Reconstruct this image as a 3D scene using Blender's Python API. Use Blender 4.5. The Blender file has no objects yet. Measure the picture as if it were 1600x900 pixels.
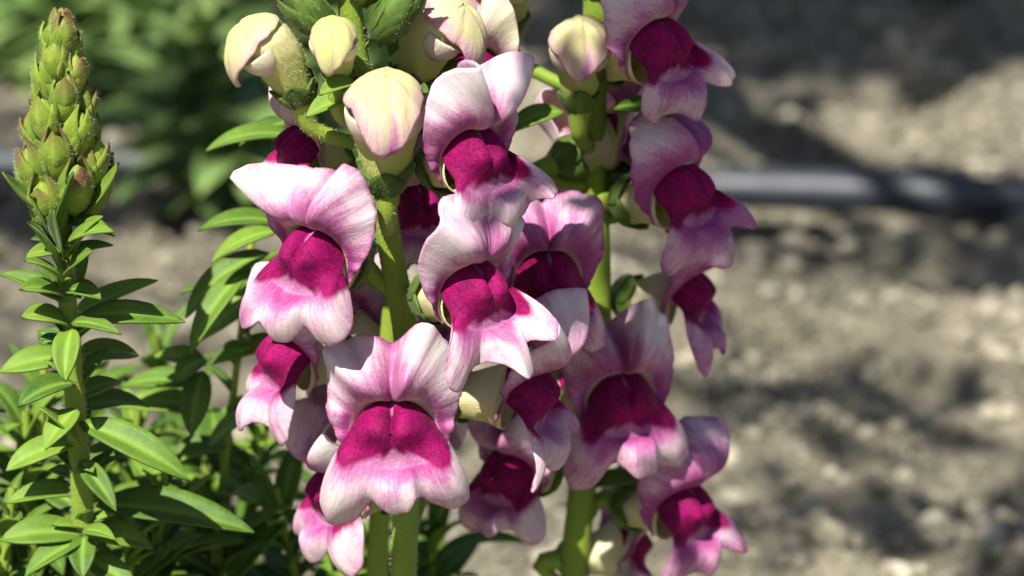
import bpy, math, random
import numpy as np
from mathutils import Vector, Matrix

R = math.radians
random.seed(7)
rng = np.random.default_rng(11)
SC = bpy.context.scene
COL = SC.collection

# ------------------------------------------------------------------ camera
PITCH = R(20.0)
DIST = 0.528
CAM = Vector((0.0, -DIST*math.cos(PITCH), 0.185 + DIST*math.sin(PITCH)))
cd = bpy.data.cameras.new('camera')
cd.lens = 100.0
cd.sensor_width = 36.0
cd.clip_start = 0.02
cd.clip_end = 500.0
cd.dof.use_dof = True
cd.dof.focus_distance = 0.512
cd.dof.aperture_fstop = 15.0
cd.dof.aperture_blades = 7
co = bpy.data.objects.new('camera', cd)
COL.objects.link(co)
co.location = CAM
co.rotation_euler = (R(90) - PITCH, 0, 0)
SC.camera = co

# ------------------------------------------------------------------ sky, sun, exposure
SUN_EL = R(55.0)
SUN_DIR = Vector((-0.40, -0.80, 0)).normalized()*math.cos(SUN_EL) + Vector((0, 0, math.sin(SUN_EL)))
W = bpy.data.worlds.new('World')
SC.world = W
W.use_nodes = True
wn = W.node_tree.nodes
wl = W.node_tree.links
wn.clear()
sky = wn.new('ShaderNodeTexSky')
sky.sky_type = 'NISHITA'
sky.sun_disc = False
sky.sun_elevation = SUN_EL
sky.sun_rotation = math.atan2(SUN_DIR.x, SUN_DIR.y)
bg = wn.new('ShaderNodeBackground')
bg.inputs['Strength'].default_value = 0.05
wo = wn.new('ShaderNodeOutputWorld')
wl.new(sky.outputs[0], bg.inputs[0])
wl.new(bg.outputs[0], wo.inputs[0])
sd = bpy.data.lights.new('sun', 'SUN')
sd.energy = 5.0
sd.angle = R(0.5)
sd.color = (1.0, 0.955, 0.87)
so = bpy.data.objects.new('sun', sd)
COL.objects.link(so)
so.location = (-1, -0.5, 2)
so.rotation_euler = (-SUN_DIR).to_track_quat('-Z', 'Y').to_euler()
SC.view_settings.view_transform = 'Standard'
SC.view_settings.look = 'None'
SC.view_settings.exposure = 0.92
SC.view_settings.gamma = 1.0
SC.view_settings.use_curve_mapping = False
SC.cycles.use_denoising = True
SC.cycles.max_bounces = 8
SC.cycles.transmission_bounces = 6
SC.cycles.sample_clamp_indirect = 6.0

# ------------------------------------------------------------------ helpers
CR = Matrix.Rotation(R(90) - PITCH, 3, 'X')

def ray(px, py):
    d = CR @ Vector(((px - 800)/1600*0.36, (450 - py)/1600*0.36, -1.0))
    return d

def at(px, py, Y):
    """the point of the vertical plane y = Y that lies under a place of the photograph"""
    d = ray(px, py)
    return CAM + d*((Y - CAM.y)/d.y)

def ground_at(px, py, z=0.0):
    d = ray(px, py)
    return CAM + d*((z - CAM.z)/d.z)

def sm(a, b, x):
    t = np.clip((x - a)/(b - a), 0, 1)
    return t*t*(3 - 2*t)

def new_mesh(name, V, F, mat, parent=None, col=None, loc=None, vein=None):
    me = bpy.data.meshes.new(name)
    V = np.asarray(V, dtype=np.float32).reshape(-1, 3)
    F = np.asarray(F, dtype=np.int32)
    me.vertices.add(len(V))
    me.vertices.foreach_set('co', V.ravel())
    n, k = F.shape
    me.loops.add(n*k)
    me.loops.foreach_set('vertex_index', F.ravel())
    me.polygons.add(n)
    me.polygons.foreach_set('loop_start', np.arange(0, n*k, k, dtype=np.int32))
    me.polygons.foreach_set('loop_total', np.full(n, k, dtype=np.int32))
    me.polygons.foreach_set('use_smooth', np.ones(n, dtype=bool))
    me.update(calc_edges=True)
    me.validate()
    if col is not None:
        c = np.ones((len(V), 4), dtype=np.float32)
        c[:, :3] = np.asarray(col, dtype=np.float32).reshape(-1, 3)
        a = me.color_attributes.new('tint', 'FLOAT_COLOR', 'POINT')
        a.data.foreach_set('color', c.ravel())
    if vein is not None:
        ang_v, run_v, sd_v = vein[:3]
        kv = vein[3] if len(vein) > 3 else 1.0
        ang_v, run_v, kv = np.broadcast_arrays(ang_v, run_v, kv)
        vv = np.stack([np.cos(ang_v)*5*kv + sd_v*1.7, np.sin(ang_v)*5*kv, run_v*0.55 + sd_v], -1).astype(np.float32)
        a = me.attributes.new('vein', 'FLOAT_VECTOR', 'POINT')
        a.data.foreach_set('vector', vv.ravel())
    me.materials.append(mat)
    o = bpy.data.objects.new(name, me)
    COL.objects.link(o)
    if parent is not None:
        o.parent = parent
    if loc is not None:
        o.location = loc
    return o

def grid_faces(nu, nv, wrap=False):
    """faces of a grid of nu rows of nv points; wrap closes each row"""
    i = np.arange(nu - 1)[:, None]
    j = np.arange(nv if wrap else nv - 1)[None, :]
    j2 = (j + 1) % nv
    a = i*nv + j
    b = i*nv + j2
    c = (i + 1)*nv + j2
    d = (i + 1)*nv + j
    return np.stack([a, b, c, d], -1).reshape(-1, 4)

def thick(o, t):
    m = o.modifiers.new('thickness', 'SOLIDIFY')
    m.thickness = t
    m.offset = 0.0
    return o

def frame(F, up=Vector((0, 0, 1)), roll=0.0):
    X = Vector(F).normalized()
    Z = (up - X*up.dot(X))
    if Z.length < 1e-4:
        Z = Vector((0, 1, 0)) - X*X.y
    Z.normalize()
    Y = Z.cross(X)
    M = Matrix((X, Y, Z)).transposed()
    return M @ Matrix.Rotation(roll, 3, 'X')

def xf(M, V):
    return np.asarray(V) @ np.array(M.transposed())

def sweep(pts, rad, n=10, bump=None):
    """tube round a line of points -> verts, faces (quads)"""
    P = [Vector(p) for p in pts]
    rings = []
    ref = Vector((0.31, 0.9, 0.2)).normalized()
    for i, p in enumerate(P):
        t = (P[min(i + 1, len(P) - 1)] - P[max(i - 1, 0)]).normalized()
        a = (ref - t*ref.dot(t)).normalized()
        b = t.cross(a)
        ref = a
        for k in range(n):
            w = 2*math.pi*k/n
            r = rad[i]*(1 + (bump(i, w) if bump else 0))
            rings.append(p + a*(r*math.cos(w)) + b*(r*math.sin(w)))
    return np.array([tuple(v) for v in rings]), grid_faces(len(P), n, True)

def spline(pts, n):
    """Catmull-Rom through the points"""
    P = [Vector(p) for p in pts]
    P = [P[0]*2 - P[1]] + P + [P[-1]*2 - P[-2]]
    out = []
    segs = len(P) - 3
    for i in range(n):
        u = i/(n - 1)*segs
        k = min(int(u), segs - 1)
        t = u - k
        a, b, c, d = P[k:k + 4]
        out.append(0.5*((2*b) + (c - a)*t + (2*a - 5*b + 4*c - d)*t*t + (3*b - a - 3*c + d)*t**3))
    return out

def empty(name, loc):
    o = bpy.data.objects.new(name, None)
    o.empty_display_size = 0.01
    COL.objects.link(o)
    o.location = loc
    return o

def tag(o, label, cat, group=None):
    o['label'] = label
    o['category'] = cat
    if group:
        o['group'] = group
    return o

# ------------------------------------------------------------------ materials
def mat(name):
    m = bpy.data.materials.new(name)
    m.use_nodes = True
    m.node_tree.nodes.clear()
    return m, m.node_tree.nodes, m.node_tree.links

def noise(n, l, vec, scale, detail=3.0, rough=0.55):
    t = n.new('ShaderNodeTexNoise')
    t.inputs['Scale'].default_value = scale
    t.inputs['Detail'].default_value = detail
    t.inputs['Roughness'].default_value = rough
    if vec is not None:
        l.new(vec, t.inputs['Vector'])
    return t.outputs['Fac']

def rng_map(n, l, v, a, b, c=0.0, d=1.0):
    t = n.new('ShaderNodeMapRange')
    t.inputs['From Min'].default_value = a
    t.inputs['From Max'].default_value = b
    t.inputs['To Min'].default_value = c
    t.inputs['To Max'].default_value = d
    l.new(v, t.inputs['Value'])
    return t.outputs[0]

def mathn(n, l, op, a, b):
    t = n.new('ShaderNodeMath')
    t.operation = op
    for i, v in enumerate((a, b)):
        if isinstance(v, (int, float)):
            t.inputs[i].default_value = v
        else:
            l.new(v, t.inputs[i])
    t.use_clamp = False
    return t.outputs[0]

def mixc(n, l, fac, a, b, mode='MIX'):
    t = n.new('ShaderNodeMix')
    t.data_type = 'RGBA'
    t.blend_type = mode
    if isinstance(fac, (int, float)):
        t.inputs[0].default_value = fac
    else:
        l.new(fac, t.inputs[0])
    for i, v in ((6, a), (7, b)):
        if isinstance(v, tuple):
            t.inputs[i].default_value = (*v, 1)
        else:
            l.new(v, t.inputs[i])
    return t.outputs[2]

def finish(n, l, color, rough=0.5, trans=0.3, tcol=None, bump=None, bdist=0.0002, bstr=0.4, sheen=0.0, spec=0.4):
    p = n.new('ShaderNodeBsdfPrincipled')
    l.new(color, p.inputs['Base Color'])
    if isinstance(rough, (int, float)):
        p.inputs['Roughness'].default_value = rough
    else:
        l.new(rough, p.inputs['Roughness'])
    p.inputs['Specular IOR Level'].default_value = spec
    if sheen:
        p.inputs['Sheen Weight'].default_value = sheen
        p.inputs['Sheen Roughness'].default_value = 0.4
    o = n.new('ShaderNodeOutputMaterial')
    if bump is not None:
        b = n.new('ShaderNodeBump')
        b.inputs['Distance'].default_value = bdist
        b.inputs['Strength'].default_value = bstr
        l.new(bump, b.inputs['Height'])
        l.new(b.outputs[0], p.inputs['Normal'])
    if trans > 0:
        t = n.new('ShaderNodeBsdfTranslucent')
        l.new(tcol if tcol is not None else color, t.inputs['Color'])
        mx = n.new('ShaderNodeMixShader')
        mx.inputs[0].default_value = trans
        l.new(p.outputs[0], mx.inputs[1])
        l.new(t.outputs[0], mx.inputs[2])
        l.new(mx.outputs[0], o.inputs[0])
    else:
        l.new(p.outputs[0], o.inputs[0])

def petal_material():
    m, n, l = mat('petal')
    at_ = n.new('ShaderNodeAttribute')
    at_.attribute_name = 'tint'
    sep = n.new('ShaderNodeSeparateColor')
    l.new(at_.outputs['Color'], sep.inputs[0])
    tc = n.new('ShaderNodeTexCoord')
    ob = tc.outputs['Object']
    n1 = noise(n, l, ob, 260, 4)
    n2 = noise(n, l, ob, 1500, 5, 0.7)
    n3 = noise(n, l, ob, 4200, 2, 0.6)
    vn = n.new('ShaderNodeAttribute')
    vn.attribute_name = 'vein'
    ns = noise(n, l, vn.outputs['Vector'], 3.2, 5, 0.68)
    mot = mathn(n, l, 'ADD', mathn(n, l, 'MULTIPLY', n1, 0.30), mathn(n, l, 'ADD', mathn(n, l, 'MULTIPLY', n2, 0.20), mathn(n, l, 'MULTIPLY', n3, 0.17)))
    mot = mathn(n, l, 'ADD', mot, mathn(n, l, 'MULTIPLY', ns, 0.33))
    motc = mathn(n, l, 'SUBTRACT', mot, 0.5)
    base = mixc(n, l, rng_map(n, l, sep.outputs[2], 0.0, 1.0), (0.86, 0.81, 0.80), (0.76, 0.71, 0.26))
    base = mixc(n, l, rng_map(n, l, sep.outputs[2], 0.72, 1.0, 0.0, 0.8), base, (0.50, 0.56, 0.13))
    pk = mathn(n, l, 'ADD', sep.outputs[1], mathn(n, l, 'MULTIPLY', motc, mathn(n, l, 'MULTIPLY', rng_map(n, l, sep.outputs[1], 0, 0.3), 1.8)))
    pink = mixc(n, l, rng_map(n, l, pk, 0.3, 0.95), (0.72, 0.38, 0.57), (0.42, 0.07, 0.27))
    c1 = mixc(n, l, rng_map(n, l, pk, 0.03, 0.62), base, pink)
    mg = mathn(n, l, 'ADD', sep.outputs[0], mathn(n, l, 'MULTIPLY', motc, 1.1))
    magc = mixc(n, l, rng_map(n, l, mot, 0.41, 0.60), (0.105, 0.0006, 0.034), (0.46, 0.004, 0.16))
    mgk = rng_map(n, l, mg, 0.28, 0.72)
    mg0 = mathn(n, l, 'MULTIPLY', mgk, rng_map(n, l, sep.outputs[0], 0.02, 0.2))
    c2 = mixc(n, l, mg0, c1, magc)
    tcol = mixc(n, l, 0.5, c2, mixc(n, l, 1.0, c2, c2, 'MULTIPLY'))
    finish(n, l, c2, rough=0.62, trans=0.31, tcol=tcol, bump=mathn(n, l, 'ADD', mathn(n, l, 'MULTIPLY', n2, 0.5), ns), bdist=0.00045, bstr=0.5, sheen=0.03, spec=0.18)
    return m

def green_material(name, dark, light, tip, rough=0.52, trans=0.22, vein=True, bump=900):
    m, n, l = mat(name)
    at_ = n.new('ShaderNodeAttribute')
    at_.attribute_name = 'tint'
    sep = n.new('ShaderNodeSeparateColor')
    l.new(at_.outputs['Color'], sep.inputs[0])
    tc = n.new('ShaderNodeTexCoord')
    oi = n.new('ShaderNodeObjectInfo')
    n1 = noise(n, l, tc.outputs['Object'], 180, 3)
    n2 = noise(n, l, tc.outputs['Object'], bump, 4, 0.65)
    f = mathn(n, l, 'ADD', mathn(n, l, 'MULTIPLY', n1, 0.55), mathn(n, l, 'MULTIPLY', oi.outputs['Random'], 0.6))
    f = mathn(n, l, 'ADD', f, mathn(n, l, 'MULTIPLY', mathn(n, l, 'SUBTRACT', n2, 0.5), 0.35))
    c = mixc(n, l, rng_map(n, l, f, 0.25, 0.95), dark, light)
    c = mixc(n, l, mathn(n, l, 'MULTIPLY', sep.outputs[1], 0.55), c, tuple(min(1, v*1.7 + 0.03) for v in light))
    tm = mathn(n, l, 'ADD', sep.outputs[0], mathn(n, l, 'MULTIPLY', mathn(n, l, 'SUBTRACT', n1, 0.5), 0.8))
    c = mixc(n, l, mathn(n, l, 'MULTIPLY', rng_map(n, l, tm, 0.3, 0.9), rng_map(n, l, sep.outputs[0], 0.0, 0.2)), c, tip)
    t = mixc(n, l, 0.5, c, (0.30, 0.46, 0.02))
    finish(n, l, c, rough=rough, trans=trans, tcol=t, bump=n2, bdist=0.0003, bstr=0.45, sheen=0.08, spec=0.28)
    return m

PETAL = petal_material()
LEAF = green_material('leaf', (0.050, 0.118, 0.014), (0.185, 0.305, 0.032), (0.20, 0.15, 0.04))
LEAF_FAR = green_material('leaf_far', (0.06, 0.14, 0.03), (0.32, 0.45, 0.14), (0.2, 0.15, 0.04))
SEPAL = green_material('sepal', (0.048, 0.092, 0.016), (0.115, 0.195, 0.030), (0.12, 0.065, 0.035), trans=0.2)
SPIKE = green_material('spike_green', (0.15, 0.24, 0.022), (0.29, 0.38, 0.042), (0.175, 0.092, 0.048), trans=0.2)
STEM = green_material('stem', (0.19, 0.29, 0.028), (0.31, 0.41, 0.055), (0.2, 0.12, 0.04), trans=0.12, bump=1400)
BUD = green_material('bud_green', (0.26, 0.33, 0.05), (0.42, 0.46, 0.10), (0.36, 0.13, 0.12), trans=0.2)

# ------------------------------------------------------------------ leaf shapes
def leaf_mesh(L, Wd, arch=0.5, cup=0.25, wave=0.0, pa=0.75, pb=0.95, nu=12, nv=7, tip=0.0, twist=0.0, seed=0):
    """lance-shaped blade along +x from the origin, upper face +z; returns verts, faces, tint"""
    r = random.Random(seed)
    s = np.linspace(0, 1, nu)[:, None]
    t = np.linspace(-1, 1, nv)[None, :]
    prof = np.maximum(s, 0.0)**pa*np.maximum(1 - s, 0)**pb
    prof = prof/prof.max()*(1) + 0.05*(1 - s)
    w = Wd*0.5*prof
    ang = arch*(s - 0.35)
    ds = L/(nu - 1)
    cx = np.concatenate([[0], np.cumsum(np.cos(ang[:-1, 0])*ds)])[:, None]
    cz = np.concatenate([[0], np.cumsum(-np.sin(ang[:-1, 0])*ds)])[:, None]
    ph = r.uniform(0, 6)
    zz = cup*w*(np.abs(t)**1.4) + wave*Wd*np.sin(s*9 + ph + t*1.3)*np.abs(t) - 0.0
    yy = w*t*(1 - 0.12*cup)
    if twist:
        ca, sa = np.cos(twist*s), np.sin(twist*s)
        yy, zz = yy*ca - zz*sa, yy*sa + zz*ca
    X = cx + zz*np.sin(ang)
    Z = cz + zz*np.cos(ang)
    V = np.stack([X + 0*t, yy + 0*s, Z], -1).reshape(-1, 3)
    mid = np.exp(-(t/0.16)**2)*(1 - 0.6*s)
    tp = tip*sm(0.30, 0.95, s) + 0*t
    col = np.stack([tp, mid + 0*s, 0*tp], -1).reshape(-1, 3)
    return V, grid_faces(nu, nv), col

def put_leaf(parent, base, direction, normal, L, Wd, material, name='leaf', pk=0.0004, **kw):
    V, F, c = leaf_mesh(L, Wd, seed=random.random(), **kw)
    M = frame(direction, normal)
    o = new_mesh(name, xf(M, V), F, material, parent, c, Vector(base) - parent_loc(parent))
    thick(o, pk)
    return o

def parent_loc(p):
    v = Vector((0, 0, 0))
    while p is not None:
        v += p.location
        p = p.parent
    return v

def leaf_px(parent, b, t, Yb, Yt, w, arch=0.6, roll=0.0, **kw):
    """a leaf from one place to another; w is its breadth in millimetres"""
    A, B = at(*b, Yb), at(*t, Yt)
    d = B - A
    n = Vector((-0.15, -0.45, 1.0))
    n = Matrix.Rotation(roll, 3, d.normalized()) @ n
    # the blade arches: start steeper than the chord
    M = frame(d, n)
    dirn = M @ Vector((math.cos(arch*0.16), 0, math.sin(arch*0.16)))
    return put_leaf(parent, A, dirn, n, d.length*1.03, w*0.00088, LEAF, arch=arch, **kw)

# ------------------------------------------------------------------ snapdragon flower
def wob(x, seed, k=(1.0, 2.3, 3.9)):
    r = random.Random(seed)
    out = 0
    for i, f in enumerate(k):
        out = out + np.sin(x*f + r.uniform(0, 6.28))*r.uniform(0.5, 1.0)/(i + 1)
    return out

def make_flower(parent, stem_pts, mouth, Y=None, yaw=0, pitch=14, roll=0, s=1.0, seed=1,
                tips=((-38, 3, 12), (34, 3, 12)), up=(1.0, 1.0), notch=4.0, curl=140, lobes=(15, 9, 13),
                fwd=(25, 40, 25), young=0.0, pinker=0.0, side=1.0, droop=62, dep=0.027, phis=(-50, 0, 52), attach=None, split=0.0, magdrop=3.8, pw=0.80, cw=27):
    """one open flower: the tube is the part, lips and sepals hang under it"""
    s = s*0.84
    yw, pt = R(yaw), R(pitch)
    f = Vector((math.sin(yw)*math.cos(pt), -math.cos(yw)*math.cos(pt), math.sin(pt)))
    M = frame(f, roll=R(roll))
    mm = 0.001*s
    if Y is None:
        Y = stem_pts[len(stem_pts)//2].y - dep*s*math.cos(yw)
    target = at(*mouth, Y)
    org = target - (M @ Vector((25, 0, 1.0)))*mm
    loc = org - parent.location
    rr = random.Random(seed*13 + 5)

    tap = lambda zz_: 1.02 - 0.040*np.clip(zz_ - 0.5, -6, 9)      # the mouth is narrow above, broad below

    # tube ---------------------------------------------------------------
    nu, nv = 16, 28
    u = np.linspace(0, 1, nu)[:, None]
    a = np.linspace(0, 2*np.pi, nv, endpoint=False)[None, :]
    ry = np.interp(u, [0, 0.05, 0.2, 0.45, 0.75, 1], [0.6, 3.2, 4.9, 5.3, 6.4, 8.3])
    rz = np.interp(u, [0, 0.05, 0.2, 0.45, 0.75, 1], [0.6, 3.0, 4.9, 5.0, 6.3, 8.2])
    cx = u*18.0
    cz = np.interp(u, [0, 0.25, 1], [0, -0.6, 1.4])
    fl = 1 + 0.035*np.cos(a*5)*np.sin(np.pi*u)
    y = ry*(1 + (pw - 1)*sm(0.5, 1, u))*np.sin(a)*fl
    z = cz + rz*np.cos(a)*fl
    y = y*(1 + (tap(z) - 1)*sm(0.55, 1, u))
    x = cx + 0*a - 0.9*(1 - np.cos(a))*sm(0.5, 1, u)
    V = np.stack([x, y, z], -1).reshape(-1, 3)*mm
    pk = (0.10 + 0.5*pinker)*sm(0.45, 1, u)*(0.6 + 0.4*np.cos(a))
    cr = 0.55 + 0.35*(1 - u) + 0.1*np.cos(3*a)
    col = np.stack([0*pk, pk, np.clip(cr + young*0.3, 0, 1) + 0*pk], -1).reshape(-1, 3)
    flower = new_mesh('flower', xf(M, V), grid_faces(nu, nv, True), PETAL, parent, col, loc, vein=(a, u*2, seed))
    thick(flower, 0.0003*s)

    # upper lip ------------------------------------------------------------
    nt, nth = 26, 81
    TH = 132
    th = np.linspace(-TH, TH, nth)[None, :]
    thr = np.radians(th)
    t = np.linspace(0, 1, nt)[:, None]
    ab = np.abs(th)
    upk = np.where(th < 0, up[0], up[1])
    L = 8.2*side*sm(TH, 52, ab) + 17.5*upk*np.exp(-((ab - 20)/37)**2)
    L = L - notch*np.exp(-(th/9.0)**2)
    for (tc, am, wd) in tips:
        L = L + am*np.exp(-((th - tc)/wd)**2)
    L = L + (0.55*wob(th*0.10, seed) + 0.25*wob(th*0.31, seed + 3))*sm(TH, 95, ab)
    L = np.maximum(L, 0.4)
    psi0, psi1 = -24.0, curl
    topk = np.exp(-(ab/62)**2)
    p0 = R(psi0) + R(80)*(1 - topk)
    p1 = R(psi1) - R(40)*(1 - topk)
    for (tc, am, wd) in tips:
        p1 = p1 - R(8.5)*am*np.exp(-((th - tc)/wd)**2)
    # turn mostly near the fold
    turn = sm(0.12, 0.70, t)
    psi = p0 + (p1 - p0)*(0.75*turn + 0.25*t)
    dx = np.cos(psi)*L/(nt - 1)
    dr = np.sin(psi)*L/(nt - 1)
    xx = np.cumsum(dx, 0) - dx[:1]
    rho = np.cumsum(dr, 0) - dr[:1]
    lobe = np.exp(-((ab - 36)/26)**2)
    xx = xx + 3.2*np.sin(np.pi*np.clip(t, 0, 1))*lobe - 3.2*np.exp(-(th/9)**2)*t
    ruf = (0.9*wob(th*0.09, seed + 11) + 0.5*wob(th*0.23, seed + 17))*t**2*sm(TH, 90, ab)
    xx = xx + ruf*1.1
    if split:
        xx = xx + split*np.sign(th)*sm(0, 10, ab)*np.exp(-(ab/40)**2)*t
    rho = rho + 0.35*ruf
    x0 = 16.0 + 0.9*(1 - np.cos(thr))*-1.0 + 0.6
    yy = (8.3*pw*tap(1.4 + 8.4*np.cos(thr)) + rho*0.90)*np.sin(thr)
    zz = 1.4 + (8.4 + rho)*np.cos(thr)
    V = np.stack([x0 + xx, yy, zz], -1).reshape(-1, 3)*mm
    fold = np.exp(-((t - 0.42)/0.17)**2)
    sidek = sm(48, 88, ab)
    pk = 0.37 + fold*(0.28 + 0.30*sidek) + sidek*0.40*sm(0.22, 0.5, t) + 0.16*sm(0.88, 1, t)
    pk = pk + 0.24*np.exp(-(th/13)**2)*sm(0.3, 0.7, t) + 0.15*wob(th*0.05 + t*2, seed + 23) + 0.05*wob(th*0.55 + t, seed + 29)*sm(0.3, 0.6, t) + pinker
    pk = pk - 0.22*sm(0.55, 0.9, t)*lobe
    pk = pk*(1 - 0.55*young)
    crm = (1 - sm(0.16 + 0.16*sidek, 0.42 + 0.22*sidek, t))*0.8 + young*0.6
    pk = pk*sm(0.05 + 0.15*sidek, 0.36 + 0.22*sidek, t) + 0*th
    col = np.stack([0*pk, np.clip(pk, 0, 1), np.clip(crm + 0*th, 0, 1)], -1).reshape(-1, 3)
    o = new_mesh('upper_lip', xf(M, V), grid_faces(nt, nth), PETAL, flower, col, vein=(thr*1.6, t*2, seed))
    thick(o, 0.0003*s)

    # lower lip ----------------------------------------------------------
    nq, nw, nph = 17, 19, 112
    ph = np.linspace(-180, 180, nph, endpoint=False)[None, :]
    phr = np.radians(ph)
    aph = np.abs(ph)
    low = sm(112, 55, aph)
    Rw, Rup, Rdn = 9.2*pw, 8.8, 7.2
    cc = -np.cos(phr)
    rv = np.where(cc > 0, Rup, Rdn)
    Rp = 1/np.sqrt((np.sin(phr)/Rw)**2 + (np.cos(phr)/rv)**2)
    Rp = Rp*(1 - 0.09*np.exp(-((aph - 180)/16)**2) + 0.11*np.exp(-((aph - 140)/26)**2))
    q = np.linspace(0, 1, nq)[:, None]
    h = 9.2
    e = 0.60*h*low
    eq = e*sm(0.15, 1, q)
    dome = np.clip(1 - q**2.2, 0, 1)**(0.62 + 0.95*low)
    zdome = q*Rp*cc
    ydome = q*Rp*np.sin(phr)*tap(zdome)
    groove = np.exp(-(ydome/0.95)**2)
    hump = 1.0 + 0.16*np.exp(-((np.abs(ydome) - 4.6*pw)/(2.6*pw))**2)*sm(-4, 1, zdome)
    xq = 18.3 + eq + (h - eq)*dome*hump - 1.5*groove*np.sqrt(np.clip(1 - q**4, 0, 1))*sm(-5, 2, zdome)
    xq = xq - 1.8*q*np.clip(cc, 0, 1)
    # lobes
    def bump(c, wd, le):
        return 1.12*le*np.clip(1 - np.abs((ph - c)/wd)**2.1, 0, 1)**0.72
    b1, b2, b3 = bump(phis[0], 37, lobes[0]), bump(phis[1], cw, lobes[1]), bump(phis[2], 37, lobes[2])
    Lo = (b1**6 + b2**6 + b3**6)**(1/6)
    jag = 0.45*wob(phr*3.0, seed + 31) + 0.5*wob(phr*9.0, seed + 37) + 0.35*wob(phr*21.0, seed + 39)
    Lo = np.maximum(Lo + jag*sm(1, 6, Lo), 0.0)
    wsum = b1**3 + b2**3 + b3**3 + 1e-6
    k0 = (R(fwd[0])*b1**3 + R(fwd[1])*b2**3 + R(fwd[2])*b3**3)/wsum
    w = np.linspace(0, 1, nw + 1)[1:, None]
    kap = k0 - R(droop)*w*1.15
    gd = np.concatenate([np.cumsum(np.cos(kap)*Lo/nw, 0)], 0)
    gx = np.cumsum(np.sin(kap)*Lo/nw, 0)
    # growth in the face plane: outwards, bent downwards
    beta = 0.56
    gy_, gz_ = (1 - beta)*np.sin(phr), -(1 - beta)*np.cos(phr) - beta
    gl = np.hypot(gy_, gz_) + 1e-6
    gy_, gz_ = gy_/gl, gz_/gl
    ruf = (0.9*wob(phr*3.4, seed + 41) + 0.55*wob(phr*8.7, seed + 43))*w**2*sm(2, 8, Lo)
    cush = np.maximum(np.maximum(b1/12, b2/8), b3/12)
    xw = 18.3 + e + gx + ruf*1.2 + 1.5*np.sin(np.pi*w**0.8)*(cush - 0.55)
    rl = random.Random(seed*7 + 1)
    for c_, wd_, bb in ((phis[0], 40, b1), (phis[1], cw, b2), (phis[2], 40, b3)):
        own = bb**4/(b1**4 + b2**4 + b3**4 + 1e-6)
        xw = xw + own*rl.uniform(-3.2, 3.2)*np.clip((ph - c_)/wd_, -1, 1)*w**1.2 + own*rl.uniform(-1.0, 1.6)*np.clip((ph - c_)/wd_, -1, 1)**2*w
    # the middle lobe stands proud of the side lobes
    mid_ = b2**4/(b1**4 + b2**4 + b3**4 + 1e-6)
    xw = xw + 2.3*mid_*sm(0.0, 0.45, w)
    Yw = Rp*np.sin(phr)*tap(Rp*cc) + gd*gy_
    Zw = -Rp*np.cos(phr) + gd*gz_
    X = np.concatenate([xq, xw], 0)
    Yc = np.concatenate([ydome, Yw], 0)
    Zc = np.concatenate([zdome, Zw], 0)
    V = np.stack([X, Yc, Zc + 1.0], -1).reshape(-1, 3)*mm
    wb = 0.9*wob(phr*4, seed + 53)
    mg = sm(-3.0, 1.6, Zc + magdrop + 0.030*np.minimum(Yc**2, 110) + np.concatenate([0*q + wb, 0*w + wb], 0))
    streak = np.exp(-(ydome/0.6)**2)*sm(0.3, 0.7, q*np.clip(cc, 0, 1))
    mg[:nq] *= (1 - 0.8*streak)
    mg[nq:] *= sm(0.55, 0.12, w*np.minimum(Lo, 12)/12)
    mg[nq:] = np.maximum(mg[nq:], sm(1.5, 0.2, Lo)*sm(60, 90, aph) + 0*w)
    pkq = 0.70 + 0*mg[:nq]
    pkw = 0.50*(1 - sm(0.0, 0.55, w)) + 0.34 + 0.14*wob(phr*2.2 + w*2, seed + 57) + 0.14*sm(0.86, 1, w) + pinker + 0*Lo
    pk = np.concatenate([pkq, pkw], 0)*(1 - 0.35*young)
    crm = np.concatenate([0.5*streak, 0*pkw + young*0.5 + 0.12], 0)
    col = np.clip(np.stack([mg, pk, crm], -1), 0, 1).reshape(-1, 3)
    o = new_mesh('lower_lip', xf(M, V), grid_faces(nq + nw, nph, True), PETAL, flower, col, vein=(phr*1.0, np.linspace(0, 3, nq + nw)[:, None], seed, np.clip(np.linspace(0, 2.2, nq + nw), 0, 1)[:, None]))
    m = o.modifiers.new('smooth', 'SMOOTH')
    m.factor = 0.5
    m.iterations = 5
    thick(o, 0.0003*s)

    # calyx and stalk ------------------------------------------------------
    add_calyx(flower, M, mm, 9.5)
    add_pedicel(flower, org, M, mm, stem_pts, attach)
    return flower

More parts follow.
